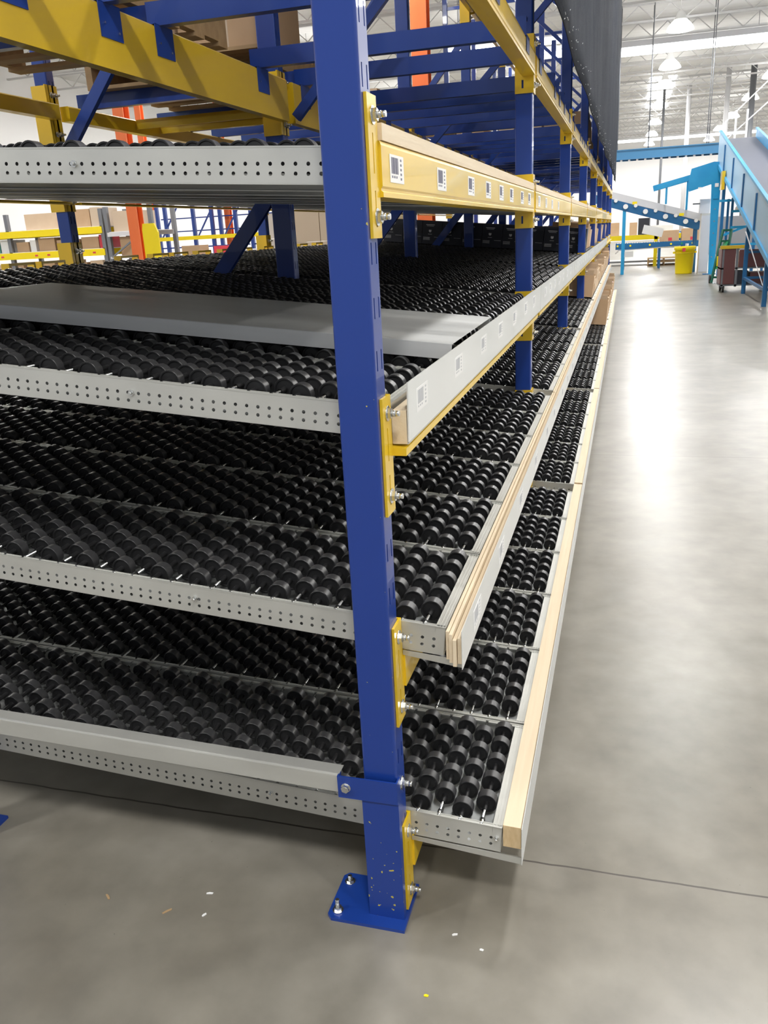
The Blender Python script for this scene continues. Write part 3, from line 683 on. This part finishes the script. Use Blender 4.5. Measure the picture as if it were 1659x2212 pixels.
# ---------------------------------------------------------------- charcoal curtain in front of the rack
cy0, cy1, cx, hz, tz = 1.9, 18.6, .15, 2.43, 6.4
b = MB(); NY, NZ = 170, 24
def cxy(u, v): return cx + .007 * math.sin(u * 47) * (1 - v * .6) + .005 * math.sin(u * 11 + v * 9)
for sgn in (0, 1):
    for i in range(NY + 1):
        for j in range(NZ + 1):
            u = i / NY; v = j / NZ
            b.v.append((cxy(u, v) + sgn * .004, cy0 + (cy1 - cy0) * u, hz + (tz - hz) * v + (.008 * math.sin(u * 33) * (1 - v))))
M_ = (NY + 1) * (NZ + 1); b.sf = True
for sgn in (0, 1):
    for i in range(NY):
        for j in range(NZ):
            a = sgn * M_ + i * (NZ + 1) + j; q = (a, a + 1, a + NZ + 2, a + NZ + 1); b.face(q if sgn == 0 else q[::-1])
for i in range(NY):
    a = i * (NZ + 1); c = a + NZ + 1; b.face((a, c, c + M_, a + M_))
t = thing('curtain', 'long charcoal curtain hanging along the aisle face of the rack', 'curtain', (0, 0, 0))
b.build('fabric', CURT, t)
MB().cyl((cx, cy0 - .1, tz + .02), (cx, cy1 + .1, tz + .02), .02, 8).build('curtain_rail', GREY, t)
b = MB()
for k in range(8): y = cy0 + k * (cy1 - cy0) / 7; b.cyl((cx, y, tz), (cx, y, 8.31), .008, 6)
b.build('hanger', GREY, t)
b = MB(); hr = random.Random(9)
for k in range(150):
    u = hr.random() ** 1.3; v = abs(hr.gauss(0, .03)); y = cy0 + (cy1 - cy0) * u; z = hz + .02 + (tz - hz) * v; x = cxy(u, v) + .005
    s_ = .004 + .006 * hr.random(); b.obox((x, y, z), (x + .002, y + s_ * 1.3, z + s_ * hr.uniform(-1, 1)), s_ * .35, .0015)
b.build('hem_stitching', PALE, t)['label'] = 'shiny loose threads near the hem'
MB().box(-.08, .17, 18.2, 18.25, 3.12, 3.2).build('bracket', GREY, t)

# ================================================================ far right: conveyors, chute, carts
def bars(name, m, parent, segs, w=.06, h=None, label=None):
    b = MB()
    for p, q in segs: b.obox(p, q, w, h or w)
    o = b.build(name, m, parent)
    if label: o['label'] = label
    return o
# overhead blue conveyor crossing the aisle
t = thing('overhead_conveyor', 'long blue overhead conveyor crossing the aisle below the ceiling', 'conveyor')
for yy in (30.0, 30.8):
    MB().box(-.1, 9, yy, yy + .05, 3.60, 3.92).box(-.1, 9, yy - .02, yy, 3.89, 3.92).box(-.1, 9, yy - .02, yy, 3.60, 3.63).build('side_frame', CYAND if yy > 30.5 else mat('dusty_blue_paint', (.05, .19, .36), .5), t)
MB().box(-.1, 9, 30.05, 30.8, 3.80, 3.83).build('belt', BELT, t)
b = MB()
for k in range(12): b.box(.1 + k * .26, .17 + k * .26, 30.0, 30.04, 3.55, 3.60)
b.build('edge_clips', PALE, t)
b = MB()
for xx in (-.02, 1.0, 2.9, 5.0, 8.5): b.cyl((xx, 30.03, 3.9), (xx, 30.03, 8.31), .015, 6); b.cyl((xx, 30.82, 3.9), (xx, 30.82, 8.31), .015, 6)
b.build('hanger', GREY, t)
# inclined conveyor with pale guard
t = thing('incline_conveyor', 'inclined conveyor with pale guard and blue frame at the end of the aisle', 'conveyor')
def inc(x, off): return 2.40 - (x + .05) * .295 + off
for yy in (27.0, 27.75):
    b = MB(); b.obox((-.6, yy, inc(-.6, 0)), (2.62, yy, inc(2.62, 0)), .03, .20); b.build('side_guard', PALE, t)
    b = MB(); b.obox((-.6, yy, inc(-.6, -.23)), (2.58, yy, inc(2.58, -.26)), .05, .24); b.build('side_frame', CYAND, t)
b = MB(); b.obox((-.6, 27.375, inc(-.6, -.12)), (2.6, 27.375, inc(2.6, -.12)), .72, .02); b.build('belt', BELT, t)
for k in range(9):
    x = .05 + k * .30; MB().cyl((x, 26.95, inc(x, -.13 - .10 * (k % 2))), (x, 26.90, inc(x, -.13 - .10 * (k % 2))), .075 if k % 2 else .055, 14).build('pulley', WHITE, t)
for x in (.55, 1.95): MB().box(x, x + .14, 26.97, 26.985, inc(x, -.12), inc(x, -.04)).build('warning_label', BIN, t)
MB().box(.27, .37, 27.0, 27.1, 0, inc(.3, -.3)).build('leg', CYAN, t); MB().box(.27, .37, 27.7, 27.8, 0, inc(.3, -.3)).build('leg', CYAN, t)
MB().box(2.44, 2.52, 27.05, 27.12, 0, inc(2.5, -.3)).build('leg', CYAND, t); MB().box(2.44, 2.52, 27.7, 27.77, 0, inc(2.5, -.3)).build('leg', CYAND, t)
b = MB(); b.obox((.9, 26.93, 1.36), (1.5, 26.93, 1.22), .02, .26); b.build('hanging_sign', WHITE, t); 
bars('sign_bracket', GREY, t, [((1.1, 26.95, 1.4), (1.1, 27.0, inc(1.1, -.3)))], .02)
t = thing('incline_conveyor', 'short bright blue upper conveyor rising to the blue head of the column', 'conveyor')
b = MB(); b.obox((1.15, 26.6, 2.52), (2.28, 26.6, 2.78), .04, .16).obox((1.15, 27.0, 2.52), (2.28, 27.0, 2.78), .04, .16).obox((1.15, 26.8, 2.5), (2.28, 26.8, 2.76), .38, .02); b.build('side_frame', CYAN, t)
MB().box(1.5, 1.56, 26.62, 26.68, 2.05, 2.6).box(2.1, 2.16, 26.62, 26.68, 1.85, 2.7).build('leg', CYAN, t)
# low conveyor with cartons
t = thing('low_conveyor', 'low dark blue conveyor carrying cartons beyond the yellow bin', 'conveyor')
for yy in (30.0, 30.65): MB().box(.05, 3.1, yy, yy + .05, .68, .88).build('side_frame', CYAND, t)
b = MB()
for k in range(36): b.cyl((.12 + k * .083, 30.05, .86), (.12 + k * .083, 30.65, .86), .028, 8)
b.build('rollers', ZINC, t)['kind'] = 'stuff'
for x in (.30, 1.5, 2.9): MB().box(x, x + .07, 30.0, 30.06, 0, .68).box(x, x + .07, 30.63, 30.69, 0, .68).build('leg', CYAND, t)
for k, x in enumerate((.12, .55, 1.2, 1.9, 2.25, 2.6)): MB().cyl((x, 29.985, .80), (x, 29.999, .80), .035, 10).build('reflector', BIN if k != 4 else GREENL, t)
bars('bumper_rail', ZINC, t, [((.15, 29.9, .66), (2.2, 29.9, .72)), ((.05, 29.95, .55), (.15, 29.9, .66)), ((.05, 29.95, .55), (.15, 30.0, .62)), ((2.2, 29.9, .72), (2.2, 30.0, .72))], .03)
MB().box(.24, .66, 29.93, 29.96, .42, .62).build('hanging_notice', WHITE, t)
for k, (x, w, h) in enumerate(((1.52, .62, .36), (2.24, .62, .40))):
    c = thing('carton', 'brown carton riding on the low dark blue conveyor, %s one' % ('left' if k == 0 else 'right'), 'carton', (x, 30.06, .889), 0, 'cartons on the low conveyor')
    MB().box(0, w, 0, .5, 0, h).build('carton_body', CARD, c); MB().box(w * .45, w * .65, -.002, -.0005, .02, .12).build('print', RED, c)
t = thing('guard_rail', 'yellow safety rail behind the low conveyor', 'guard rail')
MB().box(-.4, 3.2, 31.6, 31.68, .95, 1.12).build('rail', BIN, t)
for x in (-.3, 1.38, 3.1): MB().box(x, x + .12, 31.6, 31.72, 0, .95 if x != 1.38 else 1.28).build('post', BIN, t)
# clutter beyond
def box(name, lab, cat, x0, x1, y0, y1, z0, z1, m, group=None, parts=None):
    t = thing(name, lab, cat, (x0, y0, z0), 0, group)
    MB().box(0, x1 - x0, 0, y1 - y0, 0, z1 - z0).build(parts[0] if parts else name + '_body', m, t); return t
z = 0
def shelf_unit(name, lab, x0, x1, y0, y1, hs, top, pm, bm_, posts=None):
    t = thing(name, lab, 'shelving'); 
    for x in (posts or (x0, x1)):
        for y in (y0, y1): MB().box(x - .04, x + .04, y - .04, y + .04, 0, top).build('post', pm, t)
    for (za, zb) in hs:
        for y in (y0, y1): MB().box(x0, x1, y - .06, y - .041, za, zb).build('shelf_beam', bm_, t)
        MB().box(x0, x1, y0 - .04, y1 + .04, zb, zb + .012).build('shelf_board', PALE, t)
    return t
shelf_unit('storage_rack', 'low rack of cartons seen under the inclined conveyor', -.4, 2.4, 33, 34, [(.98, 1.09), (.10, .16)], 1.15, CYAND, GREY)
for k, (x0, x1, zt, m, nm) in enumerate(((-.3, .12, 1.58, CARD, 'brown carton at the left'), (.14, .48, 1.62, WHITE, 'white box beside the blue leg'), (.5, .78, 1.56, CARD, 'brown carton right of the white box'), (.82, 1.22, 1.70, BOXB, 'dark box in the middle'), (1.27, 2.08, 1.42, WHITE, 'wide white box at the right'))):
    box('carton', nm + ' of the low rack under the inclined conveyor', 'carton', x0, x1, 33.05, 33.6, 1.103, zt, m, 'boxes on the low rack')
for k in range(2):
    t = thing('wooden_pallet', 'wooden pallet lying on the %s of the floor stack below the low rack' % ('bottom' if k == 0 else 'top'), 'pallet', (1.2, 31.85, .001 + k * .135), 0, 'pallets beyond the low conveyor'); inst('pallet_frame', PM, t)
# yellow bin
t = thing('waste_bin', 'tall round yellow waste bin standing on the aisle floor', 'bin', (2.15, 26.45, 0))
MB().lathe([(0, .245), (.02, .25), (.70, .285), (.705, .31), (.78, .315), (.80, .305), (.80, .285), (.76, .275), (.06, .24), (.05, .02)], (0, 0, .001), (0, 0, 1), 28).build('bin_body', BIN, t)
MB().lathe([(.60, .283), (.605, .293), (.625, .293), (.63, .284)], (0, 0, 0), (0, 0, 1), 28).build('rim_band', mat('dark_yellow_plastic', (.6, .44, 0), .5), t)
MB().box(-.09, .0, -.318, -.312, .66, .76).build('sticker', RED, t)
for s in (-1, 1): MB().box(s * .31 - .03, s * .31 + .03, -.06, .06, .60, .66).build('handle', BIN, t)
# beige cabinet and grey hood
t = thing('machine_cabinet', 'tall pale grey cabinet panel beside the yellow bin', 'cabinet', (2.53, 25.95, 0)); MB().box(0, .26, 0, .5, 0, 1.72).build('cabinet_body', mat('beige_panel', (.62, .60, .55), .5), t); MB().box(.0, .26, -.012, -.0, .06, 1.66).build('door', PALE, t)
MB().box(-.06, .22, .05, .45, 1.722, 2.12).build('hood', PALE, t); MB().box(-.26, -.06, .1, .16, 1.98, 2.02).build('arm', GREY, t)
# striped bollard
t = thing('bollard', 'short yellow and white guard post between the bin and the cabinet', 'bollard', (2.36, 27.6, 0)); MB().cyl((0, 0, 0), (0, 0, .62), .07, 14).build('post', BIN, t); MB().cyl((-.12, .05, 0), (-.08, .05, .85), .05, 12).build('white_sleeve', WHITE, t)
# blue column with head
t = thing('conveyor_column', 'tall bright blue steel column with an angled head panel', 'column', (2.80, 25.55, 0))
MB().prism([(0, 0), (.15, 0), (.16, 3.05), (-.10, 3.05)], 1, 0, .18).build('column', CYAN, t)
b = MB(); b.prism([(-.70, 2.33), (-.10, 2.50), (-.02, 2.10), (.12, 2.10), (.16, 3.08), (-.06, 3.10), (-.66, 2.95), (-.72, 2.6)], 1, -.03, -.001); b.build('head_panel', CYAN, t)
MB().box(-.16, .2, .02, .2, -.0 + .001, .02).build('foot_plate', CYAND, t)
for k in range(7): MB().cyl((.05, -.001, .5 + k * .33), (.05, -.014, .5 + k * .33), .018, 8).build('bolt', ZINC, t)
MB().box(.0, .10, -.05, -.031, 2.42, 2.52).box(-.45, -.36, -.05, -.031, 2.40, 2.44).build('sticker', WHITE, t)
# descending chute
t = thing('chute_conveyor', 'long blue chute conveyor descending towards the camera on the right', 'conveyor')
ya, yb_, za, zb = 26.1, 13.6, 3.92, 1.38
def cz(y): return za + (zb - za) * (ya - y) / (ya - yb_)
for xx, m in ((2.88, CYANP), (3.85, CYAN)):
    b = MB(); b.prism([(ya, za), (yb_, zb), (yb_, zb - .86), (ya - 1.4, cz(ya - 1.4) - .86), (ya, za - .95)], 0, xx, xx + .03); b.build('side_panel', m, t)
    b = MB(); b.obox((xx + .015, ya, za + .02), (xx + .015, yb_, zb + .02), .07, .05); b.build('top_lip', CYAN, t)
b = MB(); b.obox((3.38, ya, za - .22), (3.38, yb_, zb - .22), .92, .03); b.build('belt', BELT, t)
b = MB()
for k in range(5): y = 24.1 - k * 2.3; b.obox((2.865, y, cz(y) - .10), (2.865, y, cz(y) - .80), .03, .10, (0, 1, 0))
b.build('panel_rib', CYAND, t)
b = MB(); b.obox((2.86, ya - .6, cz(ya - .6) - .83), (2.86, yb_, zb - .84), .04, .10); b.build('lower_rail', CYAN, t)
for (x, y) in ((2.87, 18.3), (2.87, 15.3), (3.83, 18.3), (3.83, 15.3), (3.83, 24.8), (2.95, 24.8)): MB().box(x, x + .08, y, y + .08, 0, cz(y) - .86).build('leg', CYAND, t)
bars('cross_brace', CYAND, t, [((2.9, 18.34, .33), (3.84, 18.34, .33)), ((2.9, 18.34, .86), (3.84, 18.34, .86)), ((2.9, 15.34, .30), (3.84, 15.34, .30)), ((2.9, 15.34, .30), (2.9, 18.34, .33))], .05)
bars('rope', PALE, t, [((2.84, 18.2, 1.28), (2.86, 16.4, .70)), ((2.86, 16.4, .70), (2.86, 15.3, .38)), ((2.84, 18.1, 1.28), (2.86, 16.5, .74))], .012)
MB().box(2.78, 2.86, 23.4, 23.8, 2.28, 2.74).build('control_box', YEL, t)
# handrail on a platform past the chute
t = thing('stair_handrail', 'white and grey stair handrails climbing above the blue chute', 'handrail')
bars('rail', PALE, t, [((3.45, 31.0, 4.0), (6.2, 31.0, 6.4)), ((3.45, 31.0, 3.95), (3.45, 31.0, 4.6)), ((3.45, 31.0, 4.6), (5.9, 31.0, 6.9))], .04)
for x in (3.75, 4.1): MB().box(x, x + .06, 30.9, 30.96, 3.93, 4.95).build('post', WHITE, t)
MB().box(3.4, 7.0, 30.88, 31.6, 3.92, 3.95).build('landing', GREY, t)
# blue rack frame behind the cart
t = thing('blue_stand', 'open blue steel stand behind the cart, under the chute', 'stand')
for x, y in ((2.98, 22.6), (3.02, 24.0), (4.0, 22.6), (4.0, 24.0)): MB().box(x, x + .06, y, y + .06, 0, 2.05).build('leg', CYAND, t)
bars('rail', CYAN, t, [((3.0, 22.6, zz), (4.05, 22.6, zz)) for zz in (.9, 1.33, 1.72)] + [((2.9, 23.9, 1.1), (4.0, 23.9, 1.5)), ((2.75, 23.3, 2.0), (3.5, 23.3, 2.0))], .06)
t = thing('green_indicator', 'small glowing green indicator light on the blue stand', 'indicator light', (3.34, 22.505, 1.75)); MB().lathe([(0, .06), (.05, .06), (.09, .03)], (0, 0, 0), (0, 0, 1), 12).build('lens', GRNL, t)
t = thing('white_indicator', 'small white dome light left of the green indicator', 'indicator light', (3.12, 22.505, 1.75)); MB().lathe([(0, .06), (.05, .06), (.09, .03)], (0, 0, 0), (0, 0, 1), 12).build('lens', WHITE, t)
# cart with boxes
t = thing('stock_cart', 'dark stock cart with maroon panels and a yellow top bar', 'cart', (2.46, 18.75, 0))
for x in (.02, .30, 1.0): MB().box(x, x + .05, 0, .04, .12, .96).box(x, x + .05, .66, .70, .12, .96).build('upright', GREY, t)
for zz in (.14, .50): MB().box(0, 1.05, 0, .70, zz, zz + .03).build('shelf', GREY, t)
MB().box(.06, .29, -.005, .005, .18, .93).box(.36, 1.0, -.005, .005, .54, .90).build('panel', MAROON, t); MB().box(.0, .02, .0, .7, .18, .93).build('panel', MAROON, t)
MB().box(-.04, .52, -.03, .03, .93, 1.0).build('top_bar', YEL, t)
for x in (.08, .95):
    for y in (.06, .62):
        w = MB().cyl((x - .02, y, .075), (x + .02, y, .075), .075, 16).build('caster', RUB, t)
        MB().box(x - .03, x + .03, y - .02, y + .02, .08, .14).build('fork', GREY, w)
for k, (x, w, z0, h, m, lb) in enumerate(((.36, .26, .531, .34, CARD, 'tall brown carton at the left of the cart middle shelf'), (.66, .3, .531, .26, CARDI, 'dark brown carton at the right of the cart middle shelf'), (.08, .5, .171, .28, BOXB, 'black box on the cart bottom shelf'), (.62, .36, .171, .24, MAROON, 'dark red box on the cart bottom shelf'))):
    o = tag(MB().box(0, w, 0, .5, 0, h).build('carton', m, None, (2.46 + x, 18.80, z0)), lb, 'carton')
# green hand truck leaning
t = thing('hand_truck', 'dark green hand truck leaning by the blue column', 'hand truck', (2.55, 21.75, 0))
bars('frame', GREEN, t, [((.0, 0, .02), (.22, .25, 1.30)), ((.26, 0, .02), (.42, .25, 1.30))], .05)
bars('rung', GREEN, t, [((.0 + .22 * f, .25 * f, .02 + 1.28 * f), (.26 + .16 * f, .25 * f, .02 + 1.28 * f)) for f in (.1, .32, .55, .78, .98)], .05)
MB().box(-.02, .28, -.22, 0, .0005, .015).build('toe_plate', ZINC, t); b = MB(); b.obox((.09, .05, .35), (.30, .2, 1.0), .16, .02); b.build('cover', GREENL, t)
MB().box(.10, .18, .02, .04, .42, .66).build('sticker', BIN, t)
for x in (-.05, .29): MB().cyl((x, .10, .101), (x + .04, .10, .101), .10, 16).build('wheel', RUB, t)
# building columns far down the hall
for k, (x, y, r, m) in enumerate(((1.88, 45, .06, GREY), (3.3, 50, .12, PALE), (4.75, 45, .12, PALE), (5.85, 45, .14, GREY))):
    t = thing('building_column', '%s roof column far down the hall, %s from the curtain' % ('slim grey' if m is GREY else 'pale', ORD[k]), 'column', (x, y, 0), 0, 'far roof columns'); MB().cyl((0, 0, 0), (0, 0, 8.31), r, 12).build('shaft', m, t)
# far machinery band to close the view along the back wall
for k in range(5):
    x0 = 2.0 + k * 2.3; box('storage_block', 'grey machine block far behind the chute, %s from the left' % ORD[k], 'machine', x0 + 2.0, x0 + 4.2, 40, 42, 0, 1.6 + .2 * (k % 2), (GREY, PALE, CYAND)[k % 3], 'far machine blocks')

# ================================================================ far left, beyond the rear of the rack
t = shelf_unit('shelving_unit', 'grey post shelving with bright yellow beams and cartons, beyond the rack at left', -13.4, -9.82, 14, 14.9, [(1.93, 2.06), (1.50, 1.63), (1.07, 1.20), (.5, .63)], 2.40, GREY, BIN, (-13.4, -12.1, -9.82))
for x in (-12.9, -12.35, -11.5, -11.2, -10.9, -10.4, -10.1): MB().box(x, x + .07, 13.938, 13.9395, 1.545, 1.58).build('shelf_label', mat('pink_label', (.8, .35, .4), .5) if x == -12.9 else RED, t)
t = shelf_unit('shelving_unit', 'plain grey shelving bay right of the yellow beamed shelves', -9.70, -8.70, 14, 14.9, [(1.85, 1.93), (1.42, 1.46)], 2.42, GREY, PALE)
bars('diagonal_brace', GREY, t, [((-9.66, 13.95, 1.45), (-8.74, 13.95, 2.0))], .03)
LB = [(-11.69, -10.92, .31, CARD2, 'wide closed carton left of the blue post'), (-10.55, -10.12, .34, CARD, 'brown carton right of the blue post'), (-10.10, -9.88, .36, WRAP, 'shrink wrapped carton by the grey post')]
for (x0, x1, h, m, lb) in LB: box('carton', lb + ', top of yellow beamed shelves', 'carton', x0, x1, 14.05, 14.7, 2.073, 2.073 + h, m, 'cartons on top of the left shelving')
box('carton', 'shrink wrapped carton on top of the plain grey shelving', 'carton', -9.6, -9.0, 14.05, 14.7, 1.943, 2.33, WRAP)
xs = [(-13.0, .35, CARD), (-12.55, .12, TEAL), (-12.40, .2, WHITE), (-12.0, .3, CARD), (-11.66, .14, WHITE), (-11.45, .4, CARD), (-11.0, .55, CARD), (-10.4, .4, CARD), (-9.98, .13, RED)]
for k, (x, w, m) in enumerate(xs): box('carton' if m is not TEAL else 'bottle_box', '%s box on the middle shelf of the yellow beamed shelves, %s from the left' % ({'cardboard': 'brown', 'teal_plastic': 'teal', 'white_paper': 'white', 'red_print': 'red'}[m.name], ORD[k]), 'box', x, x + w, 14.05, 14.6, 1.643, 1.643 + .20 + .03 * (k % 3), m, 'boxes on the middle shelf at left')
for k in range(8): box('carton', '%s box on the lower shelf of the yellow beamed shelves, %s from the left' % ('pale' if k % 2 else 'brown', ORD[k]), 'box', -13.0 + k * .39, -12.7 + k * .39, 14.05, 14.6, 1.213, 1.213 + .16 + .03 * (k % 3), CARD2 if k % 2 else CARD, 'boxes on the lower shelf at left')
for k in range(2): box('carton', 'brown carton on the %s shelf of the plain grey shelving' % ('upper' if k else 'lower'), 'carton', -9.5 + .3 * k, -9.1 + .3 * k, 14.05, 14.6, 1.4725, 1.84 if k == 0 else 1.76, CARD, 'cartons in the grey shelving') if k == 0 else None
# orange building columns
for (x, y, s_, lb) in ((-7.98, 12.0, .20, 'orange building column beside the yellow guard, left of the view'), (-3.25, 14.0, .28, 'wide orange building column rising right behind the rack'), (-10.2, 20.4, .16, 'thin orange building column among the far blue racks'), (-12.9, 21.0, .18, 'orange building column at the far left above the shelving')):
    t = thing('building_column', lb, 'column', (x, y, 0)); s2 = s_
    MB().box(0, s2, 0, .02, 0, 8.31).box(0, s2, s2 - .02, s2, 0, 8.31).box(s2 * .45, s2 * .55, .02, s2 - .02, 0, 8.31).build('h_section', ORG, t)
t = thing('column_guard', 'yellow sheet guard wrapped beside the orange column', 'guard', (-7.66, 11.9, 0)); MB().prism([(0, 0), (.30, 0), (.30, 1.85), (.24, 2.0), (.02, 2.0), (0, 1.9)], 1, 0, .04).build('sheet', BIN, t)
# far blue racks
t = thing('pallet_rack', 'empty far blue rack frames with a yellow beam line against the white wall', 'rack')
for x in (-12.1, -11.85, -11.0, -10.45, -10.2, -9.75, -9.3, -8.6):
    MB().box(x, x + .09, 20, 20.09, 0, 3.3).build('post', BLUE, t)
for x in (-12.05, -10.95, -10.15, -9.25): bars('diagonal_brace', BLUE, t, [((x, 20.05, 1.7), (x + .62, 20.05, 2.6)), ((x, 20.05, 1.55), (x + .8, 20.05, 1.55))], .035)
MB().box(-12.1, -8.6, 19.97, 19.995, 1.74, 1.84).build('load_beam', BIN, t)
MB().box(-12.1, -8.6, 20.3, 20.33, 1.96, 1.99).box(-12.1, -8.6, 20.3, 20.33, 2.3, 2.33).build('back_rail', BLUE, t)
t = thing('clothes_bin', 'red topped bin of mixed goods beyond the entry guides', 'bin', (-8.3, 15.5, 0)); MB().box(0, .7, 0, .6, 0, 1.30).build('bin_body', WHITE, t); MB().box(.1, .5, .1, .5, 1.30, 1.56).build('lid', RED, t)
box('carton_stack', 'tall pale carton behind the entry guides, under the small brown carton', 'carton', -7.15, -6.55, 12, 12.6, 0, 1.395, CARD2)
box('carton', 'small brown carton on top of the tall pale carton', 'carton', -7.02, -6.68, 12.05, 12.4, 1.396, 1.60, CARD)
for k in range(4):
    for j in range(4):
        box('carton', 'large pale wrapped carton in the big stack, %s column from the left, %s layer up' % (ORD[j], ORD[k]), 'carton', -4.86 + j * .44, -4.43 + j * .44, 12, 12.6, k * .52 + .001, k * .52 + .515, WRAP, 'big stack of wrapped cartons')
for k in range(5): box('carton', 'white wrapped carton in the narrow stack left of the big one, %s layer up' % ORD[k], 'carton', -5.42, -4.98, 12.2, 12.8, k * .41 + .001, k * .41 + .405, mat('milky_wrap', (.7, .62, .55), .2, coat=.8) if k == 0 else bpy.data.materials['milky_wrap'], 'narrow stack of wrapped cartons')
box('work_table', 'pale work table far behind the entry guides', 'table', -8.9, -7.4, 17.0, 17.6, 0, 1.45, PALE)

# small chips and scraps on the floor near the post
for k, (x, y, a, l, m, lb) in enumerate(((-.52, -.03, .3, .016, WHITE, 'white paper chip on the floor left of the base plate'), (-.50, -.10, 1.2, .011, WHITE, 'second white paper chip left of the base plate'), (-.60, -.11, .9, .024, PALW, 'thin wood splinter on the floor left of the base plate'), (-.78, -.10, -.6, .020, PALW, 'wood splinter further left on the bare floor'),
    (.13, -.02, .5, .012, WHITE, 'white scrap on the floor right of the post foot'), (.10, -.20, .2, .009, BIN, 'yellow paint flake on the floor in front of the post'), (.20, -.05, .1, .008, WHITE, 'tiny white speck on the floor below the pine rail'))):
    o = MB().prism([(-l / 2, -.002), (l / 2, -.0035), (l / 2 + .002, .001), (0, .0035), (-l / 2, .002)], 2, 0, .0016).build('floor_scrap', m, None, (x, y, .0004)); o.rotation_euler = (0, 0, a); tag(o, lb, 'scrap', 'scraps on the floor')
